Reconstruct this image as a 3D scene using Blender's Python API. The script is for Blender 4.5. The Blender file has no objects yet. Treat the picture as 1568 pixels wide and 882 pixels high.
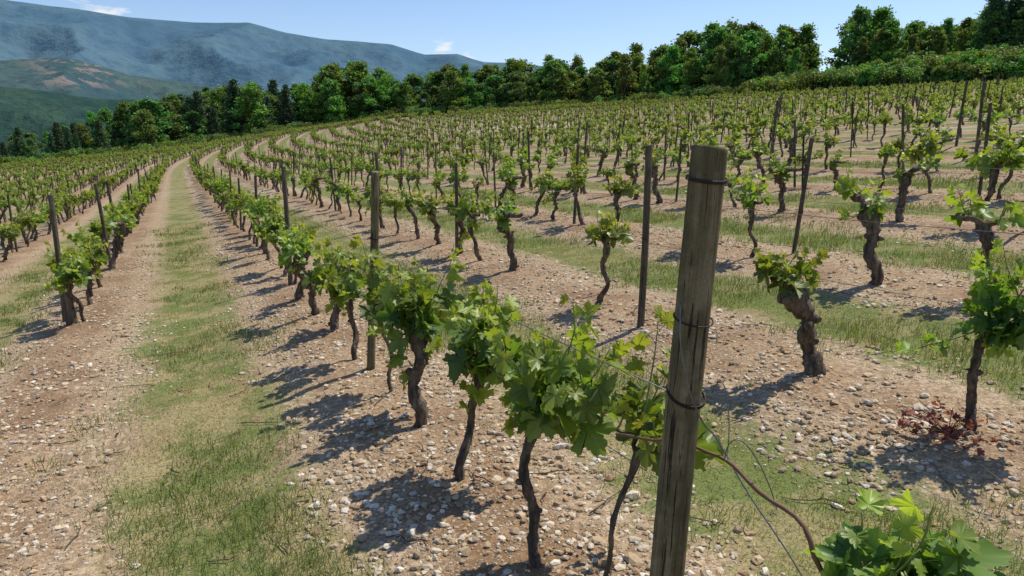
import bpy, math, numpy as np
from mathutils import Vector
rng=np.random.default_rng(7)
scene=bpy.context.scene
scene.view_settings.view_transform='Standard'
scene.view_settings.look='None'
scene.view_settings.exposure=0
HEAD=math.radians(24.4)
ROW0=1.13; W=2.2
# ------------------------------------------------------------ noise
def h2(x,y,s):
    v=np.sin(x*127.1+y*311.7+s*74.7)*43758.5453
    return v-np.floor(v)
def vn(x,y,s=0):
    xi=np.floor(x); yi=np.floor(y); fx=x-xi; fy=y-yi
    fx=fx*fx*(3-2*fx); fy=fy*fy*(3-2*fy)
    a=h2(xi,yi,s); b=h2(xi+1,yi,s); c=h2(xi,yi+1,s); d=h2(xi+1,yi+1,s)
    return (a*(1-fx)+b*fx)*(1-fy)+(c*(1-fx)+d*fx)*fy
def fbm(x,y,s=0,o=4):
    t=0; a=.5; n=0
    for i in range(o):
        t=t+a*vn(x*2**i+i*17.3,y*2**i-i*9.1,s+i); n+=a; a*=.5
    return t/n
def sstep(x,a,b):
    t=np.clip((x-a)/(b-a),0,1); return t*t*(3-2*t)
# ------------------------------------------------------------ terrain
D_T=[-180,-70,-10,0.6,8,15.3,25,35,42,59,75,110,180]
D_V=[0,0.01,.019,.018,.024,.029,.022,.015,.013,-.004,-.004,0,0]
E_T=[-180,-60,-10,0.6,15,25,35,42,59,90,180]
E_V=[80,100,120,130,142,135,118,104,88,70,70]
def polar(x,y):
    return np.hypot(x,y), np.degrees(np.arctan2(x,y))
def edge(th): return np.interp(th,E_T,E_V)
def zf(x,y):
    x=np.asarray(x,float); y=np.asarray(y,float)
    r,th=polar(x,y)
    d=np.interp(th,D_T,D_V)
    rr=np.minimum(r,260)
    z=rr*(0.1*np.sin(np.radians(th))-0.028*np.cos(np.radians(th))+d*sstep(r,25,110))
    e=edge(th)
    bank=sstep(th,36,60)*sstep(r-e,1,26)*3.4
    z=z+bank
    z=z-np.clip(r-260,0,900)*.11
    z=z+0.25*(fbm(x*.05,y*.05,3,3)-.5)*sstep(r,15,60)
    return z
def bend(y): return 0.0028*np.clip(y-58,0,None)**2
def rowc(x,y): return x-bend(y)
def zfine(x,y):
    r,th=polar(x,y)
    u=(rowc(x,y)-ROW0)/W; k=np.cos(2*np.pi*u)
    f=1-sstep(r,25,50)
    return zf(x,y)+f*(0.025*k+0.06*(fbm(x*1.3,y*1.3,11,4)-.5)+0.05*(fbm(x*6,y*6,5,3)-.5)*(.7+.3*k))
# ------------------------------------------------------------ mesh helpers
def make_mesh(name,V,F,mats,col=None,mi=None,smooth=None,uv=None):
    V=np.asarray(V,dtype=np.float32); F=np.asarray(F,dtype=np.int32)
    me=bpy.data.meshes.new(name)
    me.vertices.add(len(V)); me.vertices.foreach_set('co',V.ravel())
    me.loops.add(F.size); me.loops.foreach_set('vertex_index',F.ravel())
    me.polygons.add(len(F)); me.polygons.foreach_set('loop_start',np.arange(0,F.size,F.shape[1],dtype=np.int32))
    if mi is not None: me.polygons.foreach_set('material_index',np.asarray(mi,dtype=np.int32))
    for m in mats: me.materials.append(m)
    if smooth is None: smooth=np.zeros(len(F),bool)
    elif smooth is True: smooth=np.ones(len(F),bool)
    me.polygons.foreach_set('use_smooth',smooth)
    if uv is not None:
        l=me.uv_layers.new(name='UVMap'); l.data.foreach_set('uv',np.asarray(uv,dtype=np.float32)[F.ravel()].ravel())
    if col is not None:
        a=me.color_attributes.new('col','FLOAT_COLOR','POINT')
        c=np.ones((len(V),4),np.float32); c[:,:3]=col; a.data.foreach_set('color',c.ravel())
    me.update(calc_edges=True)
    return me
def obj(name,me,loc=(0,0,0),rot=(0,0,0),scl=(1,1,1),coll=None):
    o=bpy.data.objects.new(name,me); o.location=loc; o.rotation_euler=rot; o.scale=scl
    (coll or scene.collection).objects.link(o); return o
class Acc:
    def __init__(s): s.V=[];s.F=[];s.C=[];s.M=[];s.S=[];s.U=[];s.n=0
    def add(s,V,F,col=(1,1,1),m=0,smooth=False,uv=None):
        V=np.asarray(V,float); F=np.asarray(F,int)
        s.V.append(V); s.F.append(F+s.n); s.n+=len(V)
        c=np.empty((len(V),3)); c[:]=col; s.C.append(c)
        s.M.append(np.full(len(F),m)); s.S.append(np.full(len(F),smooth))
        s.U.append(np.zeros((len(V),2)) if uv is None else uv)
    def mesh(s,name,mats):
        return make_mesh(name,np.vstack(s.V),np.vstack(s.F),mats,np.vstack(s.C),np.concatenate(s.M),np.concatenate(s.S),np.vstack(s.U))
def tube(P,R,sides=8,rough=0.0,rg=rng,cap=True):
    P=np.asarray(P,float); n=len(P); R=np.broadcast_to(np.asarray(R,float),(n,))
    T=np.gradient(P,axis=0); T/=np.linalg.norm(T,axis=1)[:,None]+1e-9
    ref=np.array([0,0,1.]) if abs(T[0,2])<.8 else np.array([1.,0,0])
    V=[];prev=ref
    for i in range(n):
        a=prev-T[i]*np.dot(prev,T[i]); a/=np.linalg.norm(a)+1e-9
        b=np.cross(T[i],a); prev=a
        ang=np.arange(sides)*2*np.pi/sides
        rr=R[i]*(1+rough*rg.uniform(-1,1,sides))
        V.append(P[i]+(np.cos(ang)*rr)[:,None]*a+(np.sin(ang)*rr)[:,None]*b)
    V=np.vstack(V); F=[]
    for i in range(n-1):
        for j in range(sides):
            a0=i*sides+j; a1=i*sides+(j+1)%sides
            F+= [[a0,a1,a1+sides],[a0,a1+sides,a0+sides]]
    if cap:
        V=np.vstack([V,P[-1]+T[-1]*R[-1]*.25,P[0]-T[0]*R[0]*.25]); c=len(V)-2
        for j in range(sides):
            F.append([(n-1)*sides+j,(n-1)*sides+(j+1)%sides,c]); F.append([(j+1)%sides,j,c+1])
    return V,np.array(F)
def nrm(a): return a/(np.linalg.norm(a,axis=-1,keepdims=True)+1e-9)
# ------------------------------------------------------------ materials
def newmat(name):
    m=bpy.data.materials.new(name); m.use_nodes=True
    nt=m.node_tree; nt.nodes.clear()
    o=nt.nodes.new('ShaderNodeOutputMaterial'); return m,nt,o
def L(nt,a,b): nt.links.new(a,b)
def mixc(nt,f,a,b,mode='MIX'):
    n=nt.nodes.new('ShaderNodeMix'); n.data_type='RGBA'; n.blend_type=mode
    for s,v in ((0,f),(6,a),(7,b)):
        if isinstance(v,bpy.types.NodeSocket): nt.links.new(v,n.inputs[s])
        elif s==0: n.inputs[0].default_value=v
        else: n.inputs[s].default_value=(*v,1)
    return n.outputs[2]
def mth(nt,op,a,b=0.0,c=0.0,clamp=False):
    n=nt.nodes.new('ShaderNodeMath'); n.operation=op; n.use_clamp=clamp
    for i,v in enumerate((a,b,c)):
        if isinstance(v,bpy.types.NodeSocket): nt.links.new(v,n.inputs[i])
        else: n.inputs[i].default_value=v
    return n.outputs[0]
def mr(nt,v,a,b,c=0.,d=1.):
    n=nt.nodes.new('ShaderNodeMapRange'); n.interpolation_type='SMOOTHSTEP'
    nt.links.new(v,n.inputs[0]); 
    for i,x in enumerate((a,b,c,d)): n.inputs[i+1].default_value=x
    return n.outputs[0]
def noise(nt,vec,scale,detail=4,rough=.55):
    n=nt.nodes.new('ShaderNodeTexNoise'); n.inputs['Scale'].default_value=scale; n.inputs['Detail'].default_value=detail; n.inputs['Roughness'].default_value=rough
    if vec: nt.links.new(vec,n.inputs['Vector'])
    return n
def bsdf(nt,out,col,rough=.8,bump=None,bs=.5,bd=.02,spec=.3):
    p=nt.nodes.new('ShaderNodeBsdfPrincipled'); p.inputs['Roughness'].default_value=rough
    p.inputs['Specular IOR Level'].default_value=spec
    if isinstance(col,bpy.types.NodeSocket): nt.links.new(col,p.inputs['Base Color'])
    else: p.inputs['Base Color'].default_value=(*col,1)
    if bump is not None:
        b=nt.nodes.new('ShaderNodeBump'); b.inputs['Strength'].default_value=bs; b.inputs['Distance'].default_value=bd
        nt.links.new(bump,b.inputs['Height']); nt.links.new(b.outputs[0],p.inputs['Normal'])
    if out: nt.links.new(p.outputs[0],out.inputs[0])
    return p
def attr(nt,n): 
    a=nt.nodes.new('ShaderNodeAttribute'); a.attribute_name=n; return a

def ground_mat():
    m,nt,o=newmat('vineyard_soil')
    pos=nt.nodes.new('ShaderNodeNewGeometry').outputs['Position']
    rc=attr(nt,'rowc').outputs['Fac']; fm=attr(nt,'fieldm').outputs['Fac']
    u=mth(nt,'FRACT',mth(nt,'DIVIDE',mth(nt,'SUBTRACT',rc,ROW0),W))
    d=mth(nt,'ABSOLUTE',mth(nt,'SUBTRACT',u,.5))     # 0 = middle of alley, .5 = vine row
    n1=noise(nt,pos,1.4,4,.65).outputs[0]; n2=noise(nt,pos,11,4,.75).outputs[0]
    dd=mth(nt,'ADD',d,mth(nt,'MULTIPLY',mth(nt,'SUBTRACT',n1,.5),.36))
    dd=mth(nt,'ADD',dd,mth(nt,'MULTIPLY',mth(nt,'SUBTRACT',n2,.5),.40))
    g=mr(nt,dd,.13,.26,1,0)
    n3b=noise(nt,pos,23,4,.72).outputs[0]
    soil=mixc(nt,mr(nt,n1,.38,.62),(.45,.315,.19),(.27,.165,.09))
    track=mr(nt,d,.42,.28,0,.6)
    soil=mixc(nt,mth(nt,'MULTIPLY',track,mr(nt,d,.1,.2)),soil,(.56,.44,.29))
    soil=mixc(nt,mr(nt,n3b,.42,.62,.65,0),soil,(.17,.105,.06))
    hs=[]
    c=soil
    for sc,thr,amt in ((30,.74,.85),(75,.54,.75)):
        v=nt.nodes.new('ShaderNodeTexVoronoi'); v.inputs['Scale'].default_value=sc
        wv=nt.nodes.new('ShaderNodeVectorMath'); wv.operation='MULTIPLY_ADD'
        nn=noise(nt,pos,sc*1.3,1,.5); L(nt,nn.outputs['Color'],wv.inputs[0]); wv.inputs[1].default_value=(.55/sc,)*3; L(nt,pos,wv.inputs[2])
        L(nt,wv.outputs[0],v.inputs['Vector'])
        sep=nt.nodes.new('ShaderNodeSeparateColor'); L(nt,v.outputs['Color'],sep.inputs[0])
        on=mth(nt,'MULTIPLY',mth(nt,'GREATER_THAN',sep.outputs[0],thr),mr(nt,v.outputs['Distance'],.46,.34,0,1))
        on=mth(nt,'MULTIPLY',on,mr(nt,n1,.35,.6,.9,.6))
        st=mixc(nt,sep.outputs[1],(.40,.30,.20),(.70,.61,.48))
        rim=mth(nt,'MULTIPLY',mth(nt,'GREATER_THAN',sep.outputs[0],thr),mr(nt,v.outputs['Distance'],.38,.55,.7,0))
        c=mixc(nt,mth(nt,'MULTIPLY',rim,.5),c,(.14,.09,.05))
        c=mixc(nt,mth(nt,'MULTIPLY',on,amt),c,st)
        hs.append(mth(nt,'MULTIPLY',on,mth(nt,'MULTIPLY',mth(nt,'SUBTRACT',1,v.outputs['Distance']),30/sc)))
    n5=noise(nt,pos,60,2,.7).outputs[0]
    right=mr(nt,rc,1.2,3.2)
    gm=mth(nt,'ADD',mr(nt,noise(nt,pos,2.3,3,.7).outputs[0],.40,.62),mth(nt,'MULTIPLY',right,.45),clamp=True)
    gr=mixc(nt,gm,(.38,.31,.155),(.145,.20,.05))
    gr=mixc(nt,mr(nt,n5,.35,.7,0,.6),gr,(.09,.09,.035))
    c=mixc(nt,mth(nt,'MULTIPLY',g,.9),c,gr)
    n6=noise(nt,pos,.05,3,.5).outputs[0]
    c=mixc(nt,mr(nt,n6,.56,.68,0,.45),c,(.60,.51,.39))
    og=mixc(nt,mr(nt,noise(nt,pos,.25,3,.6).outputs[0],.35,.65),(.10,.15,.03),(.21,.28,.07))
    c=mixc(nt,fm,og,c)
    hgt=mth(nt,'ADD',mth(nt,'ADD',hs[0],hs[1]),mth(nt,'MULTIPLY',n3b,1.0))
    bsdf(nt,o,c,.95,hgt,.85,.022,.1); return m
def leaf_mat(name,trans=.38,vein=False,rough=.42,vary=.12):
    m,nt,o=newmat(name)
    c=attr(nt,'col').outputs['Color']
    if vary>0:
        oi=nt.nodes.new('ShaderNodeObjectInfo')
        hsv=nt.nodes.new('ShaderNodeHueSaturation'); L(nt,c,hsv.inputs['Color'])
        L(nt,mth(nt,'MULTIPLY_ADD',oi.outputs['Random'],vary*.3,.5-vary*.15),hsv.inputs['Hue'])
        L(nt,mth(nt,'MULTIPLY_ADD',oi.outputs['Random'],vary*2,1-vary),hsv.inputs['Value'])
        c=hsv.outputs[0]
    bump=None
    if vein:
        uv=nt.nodes.new('ShaderNodeUVMap'); s=nt.nodes.new('ShaderNodeSeparateXYZ'); L(nt,uv.outputs[0],s.inputs[0])
        a=mth(nt,'ARCTAN2',s.outputs[0],mth(nt,'ADD',s.outputs[1],.02))
        w=mth(nt,'ABSOLUTE',mth(nt,'SINE',mth(nt,'MULTIPLY',a,4.2)))
        v=mr(nt,w,0,.12,1,0)
        c=mixc(nt,mth(nt,'MULTIPLY',v,.22),c,(.26,.34,.10))
    p=bsdf(nt,None,c,rough,bump,.5,.004,.4)
    t=nt.nodes.new('ShaderNodeBsdfTranslucent'); 
    tc=mixc(nt,1.0,c,(1.75,1.6,.5),'MULTIPLY'); L(nt,tc,t.inputs[0])
    x=nt.nodes.new('ShaderNodeMixShader'); x.inputs[0].default_value=trans
    L(nt,p.outputs[0],x.inputs[1]); L(nt,t.outputs[0],x.inputs[2]); L(nt,x.outputs[0],o.inputs[0]); return m
def bark_mat(name,a,b,sc=25):
    m,nt,o=newmat(name)
    tc=nt.nodes.new('ShaderNodeTexCoord'); mp=nt.nodes.new('ShaderNodeMapping'); mp.inputs['Scale'].default_value=(1,1,.22)
    L(nt,tc.outputs['Object'],mp.inputs[0])
    n=noise(nt,mp.outputs[0],sc,5,.7).outputs[0]; n2=noise(nt,mp.outputs[0],sc*4,3,.7).outputs[0]
    c=mixc(nt,mr(nt,n,.38,.62),a,b); c=mixc(nt,mr(nt,n2,.5,.65,0,.6),c,tuple(x*.3 for x in a))
    bsdf(nt,o,c,.9,mth(nt,'SUBTRACT',n,n2),1.,.03,.15); return m
def wood_mat(name,a,b):
    m,nt,o=newmat(name)
    tc=nt.nodes.new('ShaderNodeTexCoord'); mp=nt.nodes.new('ShaderNodeMapping'); mp.inputs['Scale'].default_value=(1,1,.03)
    L(nt,tc.outputs['Object'],mp.inputs[0])
    n=noise(nt,mp.outputs[0],45,6,.7).outputs[0]; n2=noise(nt,mp.outputs[0],95,5,.7).outputs[0]
    big=noise(nt,tc.outputs['Object'],5,5,.65).outputs[0]; fine=noise(nt,tc.outputs['Object'],140,4,.7).outputs[0]
    kn=nt.nodes.new('ShaderNodeTexVoronoi'); kn.inputs['Scale'].default_value=6; L(nt,tc.outputs['Object'],kn.inputs['Vector'])
    c=mixc(nt,mr(nt,n,.36,.64),a,b)
    c=mixc(nt,mr(nt,big,.40,.62,0,.7),c,(a[0]*.6,a[1]*.68,a[2]*.55))
    c=mixc(nt,mr(nt,fine,.45,.7,0,.35),c,(a[0]*.5,a[1]*.5,a[2]*.5))
    crack=mr(nt,n2,.58,.62,0,1)
    c=mixc(nt,mth(nt,'MULTIPLY',crack,.85),c,(.018,.014,.010))
    c=mixc(nt,mr(nt,kn.outputs['Distance'],.05,.16,.85,0),c,(.025,.019,.013))
    bsdf(nt,o,c,.88,mth(nt,'SUBTRACT',n,mth(nt,'MULTIPLY',crack,1.4)),.9,.008,.15); return m
def attr_mat(name,rough=.9,bump_scale=80):
    m,nt,o=newmat(name)
    c=attr(nt,'col').outputs['Color']; tc=nt.nodes.new('ShaderNodeTexCoord')
    n=noise(nt,tc.outputs['Object'],bump_scale,2,.6).outputs[0]
    c=mixc(nt,mr(nt,n,.3,.7,0,.4),c,(.32,.22,.13))
    bsdf(nt,o,c,rough,None,.4,.004,.15); return m
def plain(name,c,r=.5,met=0):
    m,nt,o=newmat(name); tc=nt.nodes.new('ShaderNodeTexCoord')
    n=noise(nt,tc.outputs['Object'],60,2,.6).outputs[0]
    cc=mixc(nt,n,tuple(x*.6 for x in c),tuple(min(1,x*1.4) for x in c))
    p=bsdf(nt,o,cc,r); p.inputs['Metallic'].default_value=met; return m
M_ground=ground_mat()
M_leaf=leaf_mat('grape_leaf',.43,True,.42,.14)
M_shoot=plain('green_shoot',(.20,.22,.06),.5)
M_cane=plain('brown_cane',(.16,.09,.05),.7)
M_bark=bark_mat('vine_bark',(.075,.055,.042),(.25,.19,.14),28)
M_tbark=bark_mat('tree_bark',(.06,.045,.035),(.14,.11,.085),3)
M_tleaf=leaf_mat('tree_foliage',.30,False,.6,.32)
M_pine=leaf_mat('pine_needles',.12,False,.6,.22)
M_post=wood_mat('weathered_post_wood',(.125,.10,.054),(.28,.23,.14))
M_post2=wood_mat('grey_stake_wood',(.10,.076,.055),(.21,.17,.13))
M_wire=plain('galvanised_wire',(.16,.16,.17),.45,.8)
M_rust=plain('rusty_wire',(.035,.022,.018),.6,.4)
M_stone=attr_mat('limestone_pebbles')
M_grass=leaf_mat('grass_blades',.3,False,.6,0.0)
# ------------------------------------------------------------ ground
n=780; a=3.0
t=np.linspace(-math.asinh(9000/a),math.asinh(9000/a),n)
gx=a*np.sinh(t)+1.0; gy=a*np.sinh(t)+3.2
X,Y=np.meshgrid(gx,gy,indexing='ij')
Z=zfine(X,Y)
V=np.stack([X,Y,Z],-1).reshape(-1,3)
i,j=np.meshgrid(np.arange(n-1),np.arange(n-1),indexing='ij'); q=(i*n+j).ravel()
F=np.stack([q,q+n,q+n+1,q+1],1)
me=make_mesh('ground',V,F,[M_ground],smooth=True)
r,th=polar(V[:,0],V[:,1])
for nm,val in (('rowc',rowc(V[:,0],V[:,1])),('fieldm',1-sstep(r-edge(th),-1,3))):
    at=me.attributes.new(nm,'FLOAT','POINT'); at.data.foreach_set('value',val.astype(np.float32))
obj('ground',me)
# ------------------------------------------------------------ grape leaf templates
half=[(0,.10),(.20,-.10),(.44,-.02),(.56,.20),(.38,.33),(.64,.46),(.60,.72),(.29,.62),(.24,.86),(0,1.06)]
def leaf_template(serr):
    pts=half+[(-x,y) for x,y in half[-2:0:-1]]
    pts=np.array(pts)
    if serr:
        out=[]
        for k in range(len(pts)):
            p=pts[k];q_=pts[(k+1)%len(pts)]
            out.append(p); d=q_-p; nn=np.array([d[1],-d[0]])
            for f,s in ((.33,.13),(.6,-.10)): out.append(p+d*f+nn*s)
        pts=np.array(out)
    ce=np.array([[0,.30]])
    P=np.vstack([ce,pts]); nP=len(pts)
    F=np.array([[0,1+k,1+(k+1)%nP] for k in range(nP)])
    return P,F
TL=leaf_template(False); TLs=leaf_template(True)
def put_leaves(acc,tmpl,pos,axis,normal,size,col,m,rg):
    P,F=tmpl; k=len(pos)
    y=nrm(axis); z=nrm(normal-y*np.sum(normal*y,-1,keepdims=True)); x=np.cross(y,z)
    fold=rg.uniform(.05,.65,(k,1)); droop=rg.uniform(-.15,.5,(k,1))
    ph=rg.uniform(0,6.28,(k,1)); an=np.arctan2(P[:,0],P[:,1]-.3)[None]
    wav=.09*np.sin(an*3+ph)+rg.uniform(-.05,.05,(k,len(P)))
    tz=fold*np.abs(P[:,0])[None]-droop*(P[:,1][None])**2+wav; tz[:,0]-=.03
    V=pos[:,None,:]+size[:,None,None]*(P[None,:,0,None]*x[:,None]+P[None,:,1,None]*y[:,None]+tz[...,None]*z[:,None])
    Fa=(F[None]+(np.arange(k)*len(P))[:,None,None]).reshape(-1,3)
    C=np.repeat(col,len(P),axis=0)
    acc.add(V.reshape(-1,3),Fa,C,m,True,np.tile(P,(k,1)))
def make_vine(name,seed,th=.55,tr=.03,lean=(0,0),nsh=11,serr=False,vig=1.,arm=.16,low=0.22,leafs=1.0,sp=.038,maxt=1.05,yb=0.):
    rg=np.random.default_rng(seed); acc=Acc()
    n=14; s=np.linspace(0,1,n)
    ph=rg.uniform(0,6,4)
    px=lean[0]*s+.045*np.sin(s*5+ph[0])*s+.016*np.sin(s*13+ph[1])
    py=lean[1]*s+.045*np.sin(s*4+ph[2])*s+.016*np.sin(s*12+ph[3])
    P=np.stack([px-px[0],py-py[0],-.06+s*(th+.06)],1)
    R=tr*(1.0-.25*np.sin(s*3.1)+.40*sstep(s,.75,1.0)+rg.uniform(-.12,.16,n)); R[0]*=1.3
    s2=np.linspace(0,1,30); P2=np.stack([np.interp(s2,s,P[:,k]) for k in range(3)],1); R2=np.interp(s2,s,R)*(1+rg.uniform(-.14,.14,30))
    V,F=tube(P2,R2,10,.2,rg); acc.add(V,F,(1,1,1),0,True)
    top=P[-1]
    for k in range(int(4+tr*110)):
        f=rg.choice([rg.uniform(.6,1.),rg.uniform(.1,1)]); c=np.array([np.interp(f,s,P[:,q]) for q in range(3)])
        d=rg.normal(size=3); d[2]*=.4; d/=np.linalg.norm(d); rr=tr*rg.uniform(.3,.7)
        V,F=tube([c,c+d*tr*.7,c+d*tr*1.2,c+d*tr*1.5],[rr,rr,rr*.75,rr*.3],7,.25,rg); acc.add(V,F,(1,1,1),0,True)
    starts=[]
    sides=[1,-1] if rg.random()<.75 else [rg.choice([1,-1])]
    for sd in sides:
        ln=arm*rg.uniform(.6,1.4); m_=7
        q=np.linspace(0,1,m_)
        A=top+np.stack([rg.normal(0,.25)*q*ln+.02*np.sin(q*6+rg.uniform(0,6)),sd*q*ln,ln*(.6*q+.15*np.sin(q*5))],1)
        A[0]=top
        V,F=tube(A,tr*np.linspace(.95,.45,m_)*(1+rg.uniform(-.2,.25,m_)),8,.15,rg); acc.add(V,F,(1,1,1),0,True)
        starts+= [A[k] for k in range(2,m_)]
    starts+=[top,top+[0,0,.02]]
    LP=[];LA=[];LN=[];LS=[];LC=[]
    for k in range(nsh):
        st=starts[rg.integers(len(starts))]
        az=rg.uniform(0,2*np.pi); tilt=rg.uniform(.05,maxt)
        d=np.array([np.cos(az)*np.sin(tilt)*.85,np.sin(az)*np.sin(tilt)*1.15,np.cos(tilt)])
        if rg.random()<low: d[2]=rg.uniform(-.6,.2)
        d/=np.linalg.norm(d)
        ln=vig*rg.uniform(.10,.40) 
        if rg.random()<.22: ln*=1.5; 
        m_=9; pts=[st]; dd=d.copy()
        for q in range(m_-1):
            dd=dd+np.array([0,0,.08 if d[2]>0.2 else -.03])+rg.normal(0,.12,3); dd/=np.linalg.norm(dd)
            pts.append(pts[-1]+dd*ln/(m_-1))
        pts=np.array(pts)
        V,F=tube(pts,np.linspace(.0045,.0015,m_),5,0,rg); acc.add(V,F,(1,1,1),1,True)
        nl=int(ln/sp)+2
        for q in range(nl):
            f=(q+.3)/nl; c=np.array([np.interp(f,np.linspace(0,1,m_),pts[:,w]) for w in range(3)])
            az2=rg.uniform(0,6.28) if q%2 else az+rg.normal(0,.8)
            o=np.array([np.cos(az2),np.sin(az2),rg.uniform(-.1,.7)]); o/=np.linalg.norm(o)
            sz=(.094*(1-f)**.7+.026)*rg.uniform(.55,1.2)*leafs
            pet=sz*rg.uniform(.4,.8); e=c+o*pet
            V,F=tube([c,c+o*pet*.6+[0,0,.004],e],.0012,3,0,rg,False); acc.add(V,F,(1,1,1),1,True)
            LP.append(e); ax=np.array([o[0],o[1],rg.uniform(-1.3,.5)])+rg.normal(0,.3,3)
            if f>.8: ax[2]+=1.2
            LA.append(ax); LN.append(np.array([o[0]*.6,o[1]*.6,.8])+rg.normal(0,.6,3)); LS.append(sz)
            young=min(1,f**1.4+.2*rg.random()+yb)
            base=np.array([.078,.165,.034])*(1-young)+np.array([.27,.33,.055])*young
            LC.append(base*rg.uniform(.7,1.3))
    put_leaves(acc,TLs if serr else TL,np.array(LP),np.array(LA),np.array(LN),np.array(LS),np.array(LC),2,rg)
    return acc.mesh(name,[M_bark,M_shoot,M_leaf])
variants=[]
for k in range(14):
    variants.append(make_vine('grapevine_mesh',100+k,th=rng.uniform(.46,.62),tr=[.03,.042,.024,.05,.034,.027,.044,.038,.03,.055,.022,.034,.03,.026][k],
        lean=(rng.uniform(-.15,.15),rng.uniform(-.22,.22)),nsh=[8,7,6,8,9,6,8,4,8,6,4,9,12,11][k],vig=rng.uniform(.65,1.0),arm=rng.uniform(.12,.24),leafs=1.12 if k>11 else .97,yb=.18))
NV=len(variants)
# ------------------------------------------------------------ posts
def make_post(name,h,r,mat,seed,sides=16,rings=18,ties=(),depth=.15):
    rg=np.random.default_rng(seed); acc=Acc()
    zz=np.concatenate([np.linspace(-depth,h-.012,rings),[h-.003,h]])
    ang=np.arange(sides)*2*np.pi/sides; lob=1+.05*np.sin(ang*2+rg.uniform(0,6))+.025*np.sin(ang*5+rg.uniform(0,6))
    V=[]
    for k,z in enumerate(zz):
        rr=r*(1.04-.08*z/h)*lob*(1+rg.normal(0,.008,sides))
        if k==len(zz)-1: rr=rr*.93
        cx=.006*np.sin(z*3+seed); cy=.006*np.cos(z*2.3+seed)
        V.append(np.stack([cx+np.cos(ang)*rr,cy+np.sin(ang)*rr,np.full(sides,z)+(.005*np.cos(ang+seed) if k>=len(zz)-2 else 0)],1))
    V=np.vstack(V);F=[];m_=len(zz)
    for i in range(m_-1):
        for j in range(sides):
            a0=i*sides+j;a1=i*sides+(j+1)%sides
            F+=[[a0,a1,a1+sides],[a0,a1+sides,a0+sides]]
    V=np.vstack([V,[[0,0,h+.001]]]);c=len(V)-1
    nside=len(F)
    for j in range(sides): F.append([(m_-1)*sides+j,(m_-1)*sides+(j+1)%sides,c])
    F=np.array(F)
    acc.add(V,F[:nside],(1,1,1),0,True); acc.F.append(F[nside:]); acc.M.append(np.zeros(len(F)-nside,int)); acc.S.append(np.zeros(len(F)-nside,bool))
    for tz,tt,turns in ties:
        q=np.linspace(0,2*np.pi*turns,int(26*turns)); rr=r*1.06
        P=np.stack([np.cos(q)*rr,np.sin(q)*rr,tz+tt*np.sin(q)+.005*q/6.28],1)
        Vt,Ft=tube(P,.0021,5); acc.add(Vt,Ft,(1,1,1),1,True)
    return acc.mesh(name,[mat,M_rust])
def gz(x,y): return float(zfine(np.array([x]),np.array([y]))[0])
big=make_post('wooden_post',1.62,.0455,M_post,3,32,40,[(1.54,.006,2),(1.20,.01,1.3),(1.0,.02,2),(.45,.008,4)],.2)
obj('wooden_post',big,(1.088,1.434,1.665-1.62),(math.radians(1.1),math.radians(2.1),0.0))
p_mid=make_post('wooden_post',1.42,.030,M_post,5,20,20,[(.95,.004,2),(.6,.004,2)])
p_v=[make_post('wooden_post',h,r_,m_,s_,12,10,[(.7,.004,1)]) for h,r_,m_,s_ in ((1.35,.027,M_post2,11),(1.2,.022,M_post2,12),(1.4,.028,M_post2,13),(1.15,.02,M_post,14),(1.3,.015,M_rust,15))]
post_near=[(1.17,5.05,p_mid,(0,3.2)),(1.13,8.95,p_v[2],(-3,1)),(3.2,4.62,p_v[2],(1,0)),(3.25,8.9,p_v[1],(0,0)),(5.85,5.7,p_v[1],(3,2)),
 (-1.27,9.2,p_v[2],(-1,1)),(-1.12,13.6,p_v[0],(2,-4)),(7.9,4.6,p_v[1],(1,3)),(5.5,9.8,p_v[1],(1,1)),(1.13,12.9,p_v[1],(-6,3)),(3.3,13,p_v[0],(2,-3))]
for x,y,m_,ln in post_near:
    obj('wooden_post',m_,(x,y,gz(x,y)),(math.radians(ln[0]),math.radians(ln[1]),0))
stub=make_post('cut_wooden_stump',.36,.06,M_post2,21,14,6)
obj('cut_wooden_stump',stub,(-1.17,8.9,gz(-1.17,8.9)),(math.radians(4),math.radians(-3),0))
# ------------------------------------------------------------ vines
hero=[ # x,y,seed,th,tr,lean,nsh,vig
 (1.24,1.02,301,.56,.024,(.02,.0),11,.70),
 (1.17,1.78,211,.62,.010,(.03,.03),5,.7),
 (1.14,2.26,202,.60,.024,(0,.02),14,.95),
 (1.13,3.08,203,.58,.025,(.10,.05),13,.9),
 (1.15,3.86,204,.56,.043,(-.02,.04),12,.95),
 (1.18,4.50,205,.55,.016,(-.03,.05),8,.9),
 (1.14,5.35,206,.50,.024,(-.05,.05),8,.9),
 (3.36,2.10,207,.50,.026,(.02,-.05),12,1.05),
 (3.36,3.03,208,.50,.055,(-.16,.08),8,.6),
]
for x,y,sd,th_,tr_,le,ns,vg in hero:
    me=make_vine('grapevine',sd,th_,tr_,le,ns,True,vg,arm=.14,leafs=1.12 if x<2 else .95,low=.35 if x<2 else .3,sp=.036)
    obj('grapevine',me,(x,y,gz(x,y)))
fixed=[(1.15,6.4),(1.14,7.2),(1.1,8.05),(3.33,5.44),(3.4,7.5),(3.35,8.3),(3.35,1.1),(5.35,4.3),(5.5,5.95),(5.5,3.3),(5.5,2.4),(-1.25,9.35),(-1.05,8.95),(-1.1,10.0)]
cnt=0
for x,y in fixed:
    s=rng.uniform(.9,1.05)
    obj('grapevine',variants[[3,6,9,5,3,8,4,9,2,7,0,12,13,4][cnt]],(x,y,gz(x,y)),(0,0,rng.choice([0,math.pi])+rng.normal(0,.3)),(s,s,s)); cnt+=1
pts=[];vidx=[];rot=[];scl=[]; ppts=[];pvi=[];prot=[];psc=[]
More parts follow.
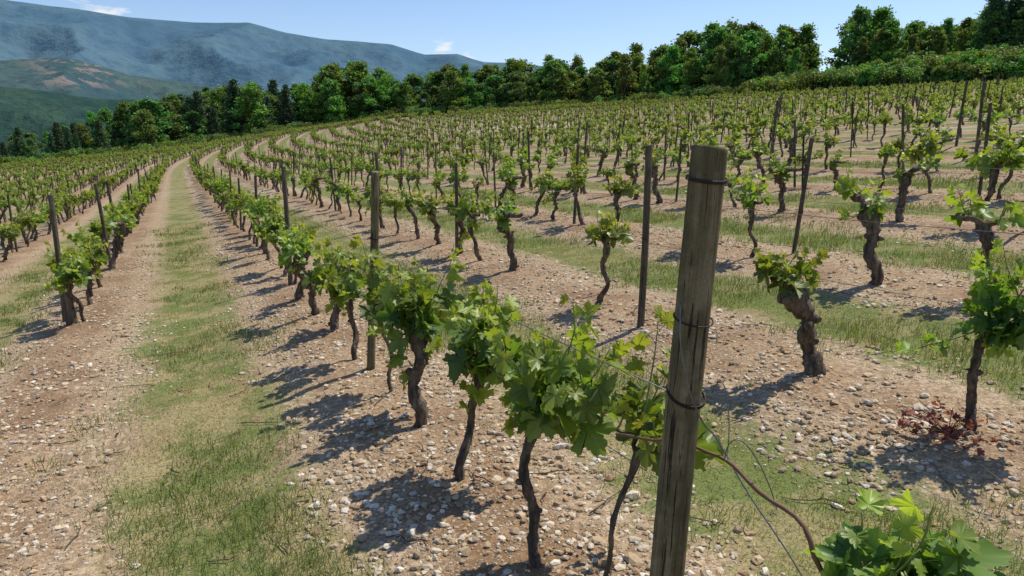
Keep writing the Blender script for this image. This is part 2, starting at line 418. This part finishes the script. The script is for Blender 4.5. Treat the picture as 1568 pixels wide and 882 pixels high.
for k in range(-50,75):
    x0=ROW0+k*W
    y=-6+rng.uniform(0,.8); pj=rng.uniform(0,3.9)
    if k==0: y=8.9
    elif k==1: y=9.1
    elif k==2: y=6.8
    elif k==-1: y=10.7
    elif k<-1: y=7.2+rng.uniform(0,.6)
    dense=k<=0
    while y<150:
        x=x0+float(bend(y)); rr=math.hypot(x,y); tt=math.degrees(math.atan2(x,y))
        if rr<float(edge(tt))-.5 and -32<tt<88 and rr>2.4:
            if rng.random()>(.03 if dense else .09):
                xx=x+rng.normal(0,.06); s=rng.uniform(.74,1.08)
                ro=rng.choice([0,math.pi])+rng.normal(0,.5)
                vi=rng.choice([0,1,3,4,6,8,11,12,13]) if dense else rng.integers(NV)
                if rr<13:
                    obj('grapevine',variants[vi],(xx,y,gz(xx,y)),(rng.normal(0,.06),rng.normal(0,.06),ro),(s,s,s*rng.uniform(.9,1.1)))
                else:
                    pts.append((xx,y,float(zfine(xx,y)))); vidx.append(vi); rot.append((rng.normal(0,.07),rng.normal(0,.07),ro)); scl.append((s,s,s*rng.uniform(.85,1.1)))
        y+=rng.uniform(.68,.85) if dense else rng.uniform(.74,1.0)
    y=pj-6 if k>=-1 else 7+pj
    while y<150:
        x=x0+float(bend(y)); rr=math.hypot(x,y); tt=math.degrees(math.atan2(x,y))
        ok=rr<float(edge(tt)) and -32<tt<88 and rr>3
        if k in(0,1,-1) and y<15: ok=False
        if k in (2,3) and y<11 and (k==2 or y<6): ok=False
        if ok:
            ppts.append((x,y,float(zfine(x,y)))); pvi.append(rng.choice([0,1,2,3,4],p=[.2,.3,.12,.25,.13])); prot.append((rng.normal(0,.06),rng.normal(0,.06),rng.uniform(0,6))); s=rng.uniform(.8,1.05); psc.append((s,s,s))
        y+=rng.uniform(2.4,3.9)
def inst(name,pts,vidx,rot,scl,meshes):
    coll=bpy.data.collections.new(name+'_parts')
    for k,me in enumerate(meshes):
        o=bpy.data.objects.new('%s_part_%02d'%(name,k),me); coll.objects.link(o)
    me=bpy.data.meshes.new(name); me.from_pydata([tuple(p) for p in pts],[],[])
    a=me.attributes.new('vidx','INT','POINT'); a.data.foreach_set('value',np.array(vidx,dtype=np.int32))
    a=me.attributes.new('rot','FLOAT_VECTOR','POINT'); a.data.foreach_set('vector',np.array(rot,dtype=np.float32).ravel())
    a=me.attributes.new('scl','FLOAT_VECTOR','POINT'); a.data.foreach_set('vector',np.array(scl,dtype=np.float32).ravel())
    ob=obj(name,me)
    ng=bpy.data.node_groups.new(name,'GeometryNodeTree')
    ng.interface.new_socket(name='Geometry',in_out='INPUT',socket_type='NodeSocketGeometry')
    ng.interface.new_socket(name='Geometry',in_out='OUTPUT',socket_type='NodeSocketGeometry')
    gi=ng.nodes.new('NodeGroupInput'); go=ng.nodes.new('NodeGroupOutput')
    ip=ng.nodes.new('GeometryNodeInstanceOnPoints'); ci=ng.nodes.new('GeometryNodeCollectionInfo')
    ci.inputs['Collection'].default_value=coll; ci.inputs['Separate Children'].default_value=True; ci.inputs['Reset Children'].default_value=True
    ip.inputs['Pick Instance'].default_value=True
    def na(n_,t_):
        x=ng.nodes.new('GeometryNodeInputNamedAttribute'); x.data_type=t_; x.inputs['Name'].default_value=n_
        return [s for s in x.outputs if s.enabled and s.name=='Attribute'][0]
    ng.links.new(gi.outputs[0],ip.inputs['Points']); ng.links.new(ci.outputs[0],ip.inputs['Instance'])
    ng.links.new(na('vidx','INT'),ip.inputs['Instance Index'])
    ng.links.new(na('rot','FLOAT_VECTOR'),ip.inputs['Rotation']); ng.links.new(na('scl','FLOAT_VECTOR'),ip.inputs['Scale'])
    ng.links.new(ip.outputs[0],go.inputs[0])
    md=ob.modifiers.new('instances','NODES'); md.node_group=ng
    return ob
inst('vineyard_rows',pts,vidx,rot,scl,variants)
inst('vineyard_posts',ppts,pvi,prot,psc,p_v)
print('vines',len(pts),'posts',len(ppts))
# ------------------------------------------------------------ trees
def leafquads(acc,C,size,col,m,rg,flat=.5):
    k=len(C); nn=nrm(rg.normal(size=(k,3))+np.array([0,0,flat])); a_=nrm(np.cross(nn,rg.normal(size=(k,3)))); b_=np.cross(nn,a_)
    s=size[:,None]
    V=np.stack([C-a_*s*.5,C+b_*s*.42-a_*s*.05,C+a_*s*.6+nn*s*.12,C-b_*s*.42+a_*s*.05],1).reshape(-1,3)
    o=(np.arange(k)*4)[:,None]
    F=np.concatenate([o+[0,1,2],o+[0,2,3]])
    acc.add(V,F,np.repeat(col,4,0),m)
def make_tree(seed,slim=1.0,dens=1.,tint=(.055,.105,.022)):
    rg=np.random.default_rng(seed); acc=Acc()
    tint=np.array(tint)*1.95
    H=10; th_=rg.uniform(.8,1.6)
    tp=np.array([[0,0,-.4],[.05,.02,1.2],[rg.normal(0,.2),rg.normal(0,.2),4],[rg.normal(0,.3),rg.normal(0,.3),7.5],[rg.normal(0,.3),rg.normal(0,.3),9.3]])
    V,F=tube(tp,[.22,.17,.12,.06,.02],8,.08,rg); acc.add(V,F,(1,1,1),0,True)
    n_=int(46*dens)
    for k in range(n_):
        f=rg.uniform(0,1)**.85; z=th_+f*(H-th_-.5)
        prof=math.sin(math.pi*min(1,max(.05,(.22+.78*f))**.9))**.6
        rad=2.5*slim*prof*rg.uniform(.3,1.12); az=rg.uniform(0,6.28)
        c=np.array([math.cos(az)*rad,math.sin(az)*rad,z+.2])
        zb=max(.9,z-rg.uniform(.6,1.8)); b0=np.array([np.interp(zb,tp[:,2],tp[:,0]),np.interp(zb,tp[:,2],tp[:,1]),min(zb,8.3)])
        V,F=tube([b0,(b0+c)/2+[0,0,-.15],c],[.07,.045,.02],4,0,rg,False); acc.add(V,F,(1,1,1),0,True)
        cr=rg.uniform(.4,1.0)*(1 if slim>.8 else .8); m_=int(150*cr)
        d=nrm(rg.normal(size=(m_,3)))*(rg.uniform(.2,1,(m_,1))**.6)*cr; d[:,2]*=.75
        d*=1+.35*rg.normal(size=(m_,1))
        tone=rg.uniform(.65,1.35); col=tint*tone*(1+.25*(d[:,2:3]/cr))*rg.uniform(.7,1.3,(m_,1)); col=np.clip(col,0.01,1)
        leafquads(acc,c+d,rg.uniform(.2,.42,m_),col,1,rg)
    return acc.mesh('broadleaf_tree',[M_tbark,M_tleaf])
def make_pine(seed):
    rg=np.random.default_rng(seed); acc=Acc(); H=10
    V,F=tube([[0,0,-.4],[.03,0,3],[.05,.04,7],[0,.05,9.9]],[.2,.15,.09,.02],8,.06,rg); acc.add(V,F,(1,1,1),0,True)
    z=rg.uniform(.6,1.2)
    while z<9.7:
        R_=2.5*(1-(z/10.3))**.75*rg.uniform(.8,1.1)+.15; nb=rg.integers(5,8); a0=rg.uniform(0,6)
        for b in range(nb):
            az=a0+b*6.28/nb+rg.normal(0,.2); ln=R_*rg.uniform(.65,1.12)
            e=np.array([math.cos(az)*ln,math.sin(az)*ln,z+ln*rg.uniform(-.05,.22)]); s0=np.array([0,0,z])
            V,F=tube([s0,(s0+e)/2-[0,0,.05],e],[.05,.03,.01],4,0,rg,False); acc.add(V,F,(1,1,1),0,True)
            m_=int(30+60*ln/2.2); f=rg.uniform(.2,1.05,m_)[:,None]
            C=s0+(e-s0)*f+rg.normal(size=(m_,3))*np.array([.2,.2,.13])*(.5+f*.8)
            col=np.array([.045,.088,.034])*rg.uniform(.6,1.6,(m_,1)); leafquads(acc,C,rg.uniform(.16,.34,m_),col,1,rg,.8)
        z+=rg.uniform(.38,.55)
    return acc.mesh('pine_tree',[M_tbark,M_pine])
def make_bush(seed,tint=(.06,.11,.022)):
    rg=np.random.default_rng(seed); acc=Acc(); tint=np.array(tint)*2.1
    for k in range(16):
        c=np.array([rg.normal(0,.8),rg.normal(0,.8),rg.uniform(.2,1.5)])
        V,F=tube([[c[0]*.2,c[1]*.2,-.2],c*[.6,.6,.6],c],[.04,.03,.01],4,0,rg,False); acc.add(V,F,(1,1,1),0,True)
        m_=120; cr=rg.uniform(.35,.7); d=nrm(rg.normal(size=(m_,3)))*(rg.uniform(.2,1,(m_,1))**.5)*cr
        col=tint*rg.uniform(.65,1.3)*rg.uniform(.7,1.3,(m_,1)); P_=c+d; P_[:,2]=np.maximum(P_[:,2],.02)
        leafquads(acc,P_,rg.uniform(.12,.26,m_),col,1,rg)
    return acc.mesh('bush',[M_tbark,M_tleaf])
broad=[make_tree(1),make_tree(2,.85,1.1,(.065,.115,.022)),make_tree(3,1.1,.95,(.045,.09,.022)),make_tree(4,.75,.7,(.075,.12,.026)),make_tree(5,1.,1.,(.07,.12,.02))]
pines=[make_pine(1),make_pine(2),make_pine(3)]
bushes=[make_bush(1),make_bush(2,(.08,.12,.022)),make_bush(3,(.05,.09,.02))]
TT=[-30,-10,-6,-2.5,1,4,8.5,12,15,20,25,30,35,39,47,59,75,95]
TH=[.0,.004,.015,.038,.05,.062,.067,.08,.0755,.08,.087,.094,.108,.124,.137,.138,.13,.12]
P_=[];I_=[];R_=[];S_=[]
def addtree(th_,r_,kind,H):
    x=r_*math.sin(math.radians(th_)); y=r_*math.cos(math.radians(th_)); z=float(zf(x,y))
    P_.append((x,y,z-.1)); I_.append(kind); s=H/10; w=s*rng.uniform(.85,1.45) if kind<5 else s*rng.uniform(.8,1.1)
    R_.append((0,0,rng.uniform(0,6))); S_.append((w,w,s))
def ground_tan(th_,r_):
    x=r_*math.sin(math.radians(th_)); y=r_*math.cos(math.radians(th_)); return (float(zf(x,y))-1.7)/r_
th_=9.5
while th_<92:
    for row in range(4):
        t2=th_+rng.uniform(-.8,.8); r_=float(edge(t2))+9+row*6+rng.uniform(-2,2)+(0 if t2<40 else 18*min(1,(t2-40)/8))
        if 45.9<t2<48.0 : continue
        H=(np.interp(t2,TT,TH)-ground_tan(t2,r_))*r_*rng.uniform(.62,1.13)*(.85 if row==0 else 1.)
        H=max(3.,H)
        if 51<t2<56.0: H*=.72
        addtree(t2,r_,rng.integers(0,5),H)
    th_+=.95
for k in range(260):
    t2=rng.uniform(-32,12); r_=float(edge(t2))+rng.uniform(6,70)
    H=(np.interp(t2,TT,TH)-ground_tan(t2,r_))*r_*rng.uniform(.55,1.0)
    H=max(H,2.5)
    kind=rng.choice([0,2,4,5,6,7],p=[.15,.15,.15,.2,.2,.15]) if t2<8 else rng.choice([0,1,2,3,4,5],p=[.2,.2,.2,.2,.15,.05])
    addtree(t2,r_,kind,H)
for t2,r_,H,kd in ((4.2,150,11.2,6),(1.2,155,9.5,5),(-.2,150,8.8,7),(-2.3,150,8.3,5),(56.5,118,9.6,6),(57.6,120,10.,7),(24.2,150,8.6,6)):
    addtree(t2,r_,kd,H)
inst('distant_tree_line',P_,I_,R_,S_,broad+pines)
P_=[];I_=[];R_=[];S_=[]
t2=-30
while t2<92:
    for row in range(4):
        tt=t2+rng.uniform(-.5,.5); r_=float(edge(tt))+4.0+row*2.4+(5 if tt>40 else 0)+rng.uniform(-.8,.8)
        if tt<40 and row==0 and rng.random()<.6: continue
        if tt<36 and row==3: continue
        x=r_*math.sin(math.radians(tt)); y=r_*math.cos(math.radians(tt)); s=rng.uniform(.5,1.1)*(1.25 if tt>42 else .95)
        P_.append((x,y,float(zf(x,y))-.1)); I_.append(rng.integers(0,3)); R_.append((0,0,rng.uniform(0,6))); S_.append((s*1.2,s*1.2,s))
    t2+=.55
inst('hedge',P_,I_,R_,S_,bushes)
# ------------------------------------------------------------ mountains
def hill_mat(name,a,b,c3,scale,clay=0,bs=.5):
    m,nt,o=newmat(name); pos=nt.nodes.new('ShaderNodeNewGeometry').outputs['Position']
    n1=noise(nt,pos,scale,7,.62).outputs[0]; n2=noise(nt,pos,scale*9,4,.7).outputs[0]
    c=mixc(nt,mr(nt,n1,.36,.64),a,b); c=mixc(nt,mr(nt,n2,.45,.65,0,.75),c,c3)
    if clay:
        f=attr(nt,'clay').outputs['Fac']
        cl=mixc(nt,n2,(.15,.12,.115),(.27,.22,.20))
        c=mixc(nt,mth(nt,'MULTIPLY',f,mr(nt,noise(nt,pos,scale*4,5,.7).outputs[0],.50,.58)),c,cl)
    bsdf(nt,o,c,1,mth(nt,'ADD',mth(nt,'MULTIPLY',n1,2),n2),bs,1/scale*.12,.0); return m
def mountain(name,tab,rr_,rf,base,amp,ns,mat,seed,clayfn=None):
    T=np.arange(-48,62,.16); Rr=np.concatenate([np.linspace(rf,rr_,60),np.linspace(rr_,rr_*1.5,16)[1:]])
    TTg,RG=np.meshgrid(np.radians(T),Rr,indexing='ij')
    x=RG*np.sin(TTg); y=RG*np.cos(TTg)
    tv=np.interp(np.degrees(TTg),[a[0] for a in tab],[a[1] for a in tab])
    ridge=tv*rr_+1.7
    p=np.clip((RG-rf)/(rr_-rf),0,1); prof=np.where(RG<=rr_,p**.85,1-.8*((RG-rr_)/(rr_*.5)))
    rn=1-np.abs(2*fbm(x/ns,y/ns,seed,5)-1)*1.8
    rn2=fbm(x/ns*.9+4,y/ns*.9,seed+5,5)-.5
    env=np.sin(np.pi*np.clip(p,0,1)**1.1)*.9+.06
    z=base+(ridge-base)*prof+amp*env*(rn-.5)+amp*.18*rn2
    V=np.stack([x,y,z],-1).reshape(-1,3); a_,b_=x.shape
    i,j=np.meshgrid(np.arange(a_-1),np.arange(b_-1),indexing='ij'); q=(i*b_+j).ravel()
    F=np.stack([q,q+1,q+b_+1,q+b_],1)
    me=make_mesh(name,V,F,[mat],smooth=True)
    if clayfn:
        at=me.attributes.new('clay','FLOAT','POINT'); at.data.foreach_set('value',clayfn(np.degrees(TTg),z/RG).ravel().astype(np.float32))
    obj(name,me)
A=[(-48,.13),(-20,.15),(-9,.138),(-5,.133),(-1.9,.128),(2,.126),(5.5,.129),(8,.12),(10.8,.114),(13,.113),(15.5,.109),(17.9,.098),(20.3,.099),(22.3,.089),(25.2,.087),(35,.06),(62,.03)]
mountain('mountain_range',A,5200,2900,-120,190,900,hill_mat('mountain_forest_haze_tint',(.068,.132,.19),(.092,.16,.20),(.055,.112,.17),.0016,0,.25),2)  # bluish base colours have the distance haze painted in, no volume
B=[(-48,.06),(-20,.068),(-9.5,.074),(-5.9,.081),(-4.1,.074),(-2.1,.064),(1.9,.057),(5,.045),(10,.03),(30,.0),(62,-.01)]
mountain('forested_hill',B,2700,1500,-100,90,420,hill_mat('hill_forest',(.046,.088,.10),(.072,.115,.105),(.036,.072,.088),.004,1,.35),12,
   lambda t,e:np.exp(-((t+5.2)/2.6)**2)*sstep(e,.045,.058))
C=[(-48,.04),(-12,.05),(-8,.045),(-4,.036),(-1,.036),(2,.046),(5,.03),(10,.0),(62,-.03)]
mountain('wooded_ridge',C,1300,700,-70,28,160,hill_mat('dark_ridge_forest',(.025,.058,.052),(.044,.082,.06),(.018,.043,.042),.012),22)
# ------------------------------------------------------------ gravel
ico=[]
g=(1+5**.5)/2
for a1,b1 in ((1,g),(-1,g),(1,-g),(-1,-g)): ico+=[(0,a1,b1),(a1,b1,0),(b1,0,a1)]
ico=np.array(ico,float); ico/=np.linalg.norm(ico[0])
from itertools import combinations
dm=min(np.linalg.norm(ico[0]-p) for p in ico[1:])
IF=[]
for tri in combinations(range(12),3):
    if all(abs(np.linalg.norm(ico[a_]-ico[b_])-dm)<1e-6 for a_,b_ in combinations(tri,2)):
        a_,b_,c_=tri
        if np.dot(np.cross(ico[b_]-ico[a_],ico[c_]-ico[a_]),ico[a_])<0: b_,c_=c_,b_
        IF.append((a_,b_,c_))
IF=np.array(IF)
def alley(x,y): 
    u=(rowc(x,y)-ROW0)/W; u=u-np.floor(u); d=np.abs(u-.5)
    return d+(fbm(x*1.5,y*1.5,31,4)-.5)*.34
def sample(n_,rmin,rmax,p=1.):
    rr=rmin+(rmax-rmin)*rng.uniform(0,1,n_)**p; tt=np.radians(rng.uniform(-24,72,n_))
    return rr*np.sin(tt),rr*np.cos(tt),rr
x,y,rr=sample(150000,1.3,15,1.25)
keep=(alley(x,y)>.20+rng.uniform(-.08,.12,len(x)))
keep&=fbm(x*2.2,y*2.2,77,4)+rng.uniform(-.22,.22,len(x))>.44
x=x[keep];y=y[keep];rr=rr[keep]; k=len(x)
sz=.0038+.016*rng.uniform(0,1,k)**3.2+.018*(rng.uniform(0,1,k)>.98)*rng.uniform(.3,1,k)
sc=sz[:,None]*np.stack([rng.uniform(.8,1.6,k),rng.uniform(.7,1.2,k),rng.uniform(.4,.8,k)],1)
an=rng.uniform(0,6.28,k); ca,sa=np.cos(an),np.sin(an)
B_=ico[None]*sc[:,None]*rng.uniform(.72,1.25,(k,12,1))
Vx=B_[...,0]*ca[:,None]-B_[...,1]*sa[:,None]; Vy=B_[...,0]*sa[:,None]+B_[...,1]*ca[:,None]
zz=zfine(x,y)+sc[:,2]*.35
V=np.stack([Vx+x[:,None],Vy+y[:,None],B_[...,2]+zz[:,None]],-1).reshape(-1,3)
F=(IF[None]+(np.arange(k)*12)[:,None,None]).reshape(-1,3)
pal=np.array([(.62,.53,.40),(.52,.39,.25),(.40,.27,.155),(.36,.28,.19),(.70,.63,.52)])
col=pal[rng.integers(0,5,k)]*rng.uniform(.7,1.1,(k,1))
obj('gravel',make_mesh('gravel',V,F,[M_stone],np.repeat(col,12,0)))
print('stones',k)
# ------------------------------------------------------------ grass
def blades(x,y,h,w,colr,name):
    k=len(x); z=zfine(x,y)-.005; an=rng.uniform(0,6.28,k); ln=rng.uniform(.1,1.1,k)*h; la=rng.uniform(0,6.28,k)
    bx,by=np.cos(an)*w/2,np.sin(an)*w/2; lx,ly=np.cos(la)*ln,np.sin(la)*ln
    V=np.stack([np.stack([x-bx,y-by,z],1),np.stack([x+bx,y+by,z],1),
      np.stack([x+lx*.35-bx*.7,y+ly*.35-by*.7,z+h*.6],1),np.stack([x+lx*.35+bx*.7,y+ly*.35+by*.7,z+h*.6],1),
      np.stack([x+lx,y+ly,z+h*.95],1)],1).reshape(-1,3)
    o=(np.arange(k)*5)[:,None]; F=np.concatenate([o+[0,1,3],o+[0,3,2],o+[2,3,4]])
    obj(name,make_mesh(name,V,F,[M_grass],np.repeat(colr,5,0)))
x,y,rr=sample(430000,1.2,20,1.15)
al=alley(x,y); cl=fbm(x*3.0,y*3.0,51,4); sparse=rng.uniform(0,1,len(x))
keep=(al<.20+rng.normal(0,.045,len(x)))&(cl+rng.uniform(-.2,.2,len(x))>.42)
keep|=(cl>.60)&(sparse>.65)&(al<.38)
x=x[keep];y=y[keep];rr=rr[keep]; k=len(x)
gn=fbm(x*1.2,y*1.2,91,4)+.12*sstep(x,1.3,3); green=np.clip(sstep(gn,.40,.62)*.9+rng.normal(0,.28,k),0,1)[:,None]
col=np.array([.42,.35,.18])*(1-green)+np.array([.135,.195,.05])*green; col*=rng.uniform(.7,1.25,(k,1))
h=rng.uniform(.015,.045,k)*(.7+1.2*sstep(gn,.5,.7)); h[rng.random(k)>.97]*=2.2
blades(x,y,h,.0022+.00055*rr,col,'grass')
print('grass',k)
acc=Acc(); rg=np.random.default_rng(5)
C_=np.stack([rg.normal(0,.10,90),rg.normal(0,.10,90),rg.uniform(.01,.12,90)],1)
put_leaves(acc,TL,C_,rg.normal(size=(90,3))*[1,1,.3],rg.normal(size=(90,3))*.5+[0,0,1],rg.uniform(.015,.035,90),np.array([.20,.045,.03])*rg.uniform(.5,1.4,(90,1)),0,rg)
for q in range(14):
    e=rg.normal(0,.12,2); V,F=tube([[0,0,0],[e[0]*.5,e[1]*.5,.07],[e[0],e[1],.10]],.002,4,0,rg); acc.add(V,F,(.1,.04,.03),0)
obj('red_leaved_weed',acc.mesh('red_leaved_weed',[M_grass]),(3.22,2.1,gz(3.22,2.1)))
acc=Acc()
for q in range(120):
    r_=rg.uniform(1.5,8); t_=math.radians(rg.uniform(-15,60)); x0,y0=r_*math.sin(t_),r_*math.cos(t_); a_=rg.uniform(0,6.28); ln=rg.uniform(.06,.3)
    P=[]
    for f in np.linspace(0,1,5):
        xx=x0+math.cos(a_)*ln*f+rg.normal(0,.008); yy=y0+math.sin(a_)*ln*f+rg.normal(0,.008); P.append((xx,yy,gz(xx,yy)+.008+rg.uniform(0,.01)))
    V,F=tube(P,np.linspace(.004,.0015,5),5,.1,rg); acc.add(V,F,(1,1,1),0,True)
obj('fallen_twigs',acc.mesh('fallen_twigs',[M_bark]))
# ------------------------------------------------------------ wires
acc=Acc()
for kx in range(-2,6):
    x0=ROW0+kx*W
    for hh in ((.62,.98) if kx!=0 else (.66,.93)):
        y=np.arange(1.42 if kx==0 else (-1 if kx>0 else 9),40,.65); P=np.stack([np.full(len(y),x0+.04),y,zf(np.full(len(y),x0),y)+hh+.012*np.sin(y*1.6)],1)
        V,F=tube(P,.0017,4); acc.add(V,F,(1,1,1),0,True)
obj('trellis_wire',acc.mesh('trellis_wire',[M_wire]))
acc=Acc()
P=np.array([(1.075,1.39,1.30),(1.06,1.365,1.20),(1.08,1.345,1.08),(1.13,1.345,.99),(1.18,1.36,.95),(1.20,1.26,.84),(1.22,1.13,.74),(1.22,1.0,.64),(1.22,.84,.5)])
tt=np.linspace(0,8,60); P=np.stack([np.interp(tt,range(9),P[:,q]) for q in range(3)],1)
ker=np.ones(5)/5; Ps=P.copy()
for q in range(3): Ps[2:-2,q]=np.convolve(P[:,q],ker,'valid')
V,F=tube(Ps,.0021,6); acc.add(V,F,(1,1,1),0,True)
q=np.linspace(0,1,40); P=np.stack([1.17+.07*np.sin(q*9)*q,1.37-.2*q,1.06-.2*q+.06*np.sin(q*12)],1)
V,F=tube(P,.0015,5); acc.add(V,F,(1,1,1),0,True)
obj('loose_tie_wire',acc.mesh('loose_tie_wire',[M_wire]))
acc=Acc()
P=np.array([(1.14,1.75,.80),(1.16,1.5,.885),(1.17,1.33,.91),(1.18,1.2,.88),(1.22,1.08,.82),(1.24,1.02,.70)])
tt=np.linspace(0,5,24); P=np.stack([np.interp(tt,range(6),P[:,q]) for q in range(3)],1)+np.stack([.006*np.sin(tt*4),0*tt,.006*np.cos(tt*5)],1)
V,F=tube(P,np.linspace(.004,.0065,24),7,.12); acc.add(V,F,(1,1,1),0,True)
obj('vine_cane',acc.mesh('vine_cane',[M_cane]))
# ------------------------------------------------------------ light
EL=math.radians(60); AZ=math.radians(79)
sd=Vector((math.sin(AZ)*math.cos(EL),math.cos(AZ)*math.cos(EL),math.sin(EL)))
l=bpy.data.lights.new('sun','SUN'); l.energy=5.0; l.angle=math.radians(.5); l.color=(1,.94,.82)
lo=bpy.data.objects.new('sun',l); scene.collection.objects.link(lo); lo.rotation_euler=(-sd).to_track_quat('-Z','Y').to_euler(); lo.location=(20,5,40)
w=bpy.data.worlds.new('World'); scene.world=w; w.use_nodes=True; nt=w.node_tree; nt.nodes.clear()
out=nt.nodes.new('ShaderNodeOutputWorld'); bg=nt.nodes.new('ShaderNodeBackground'); sky=nt.nodes.new('ShaderNodeTexSky')
sky.sky_type='NISHITA'; sky.sun_disc=False; sky.sun_elevation=EL; sky.sun_rotation=AZ; sky.air_density=1.0; sky.dust_density=.3; sky.ozone_density=3.0
bg.inputs[1].default_value=.14
tc=nt.nodes.new('ShaderNodeTexCoord')
def dirv(t,e):
    t=math.radians(t); v=Vector((math.sin(t),math.cos(t),e)); v.normalize(); return v
msk=None
for t_,e_,rad in ((-4.5,.160,5.0),(19.3,.103,2.2),(21,.096,1.2)):
    dp=nt.nodes.new('ShaderNodeVectorMath'); dp.operation='DISTANCE'; L(nt,tc.outputs['Generated'],dp.inputs[0]); dp.inputs[1].default_value=dirv(t_,e_)
    mm=mr(nt,dp.outputs['Value'],0,math.radians(rad),1,0); msk=mm if msk is None else mth(nt,'MAXIMUM',msk,mm)
mp=nt.nodes.new('ShaderNodeMapping'); mp.inputs['Scale'].default_value=(1,1,3.5); L(nt,tc.outputs['Generated'],mp.inputs[0])
nz=noise(nt,mp.outputs[0],22,6,.6).outputs[0]
cf=mr(nt,mth(nt,'ADD',nz,mth(nt,'MULTIPLY',msk,.35)),.68,.88,0,.9); cf=mth(nt,'MULTIPLY',cf,mr(nt,msk,0,.25))
tint=mixc(nt,1.0,sky.outputs[0],(.92,.94,1.04),'MULTIPLY')
sc_=mixc(nt,cf,tint,(6.3,6.5,6.8))
L(nt,sc_,bg.inputs[0]); L(nt,bg.outputs[0],out.inputs[0])
# ------------------------------------------------------------ camera
cam=bpy.data.cameras.new('camera'); cam.sensor_width=36; cam.lens=36/(2*math.tan(math.radians(35))); cam.clip_end=20000; cam.clip_start=.05
co=bpy.data.objects.new('camera',cam); scene.collection.objects.link(co); co.location=(0,0,1.7)
co.rotation_euler=(math.radians(90-12.1),0,-HEAD); scene.camera=co
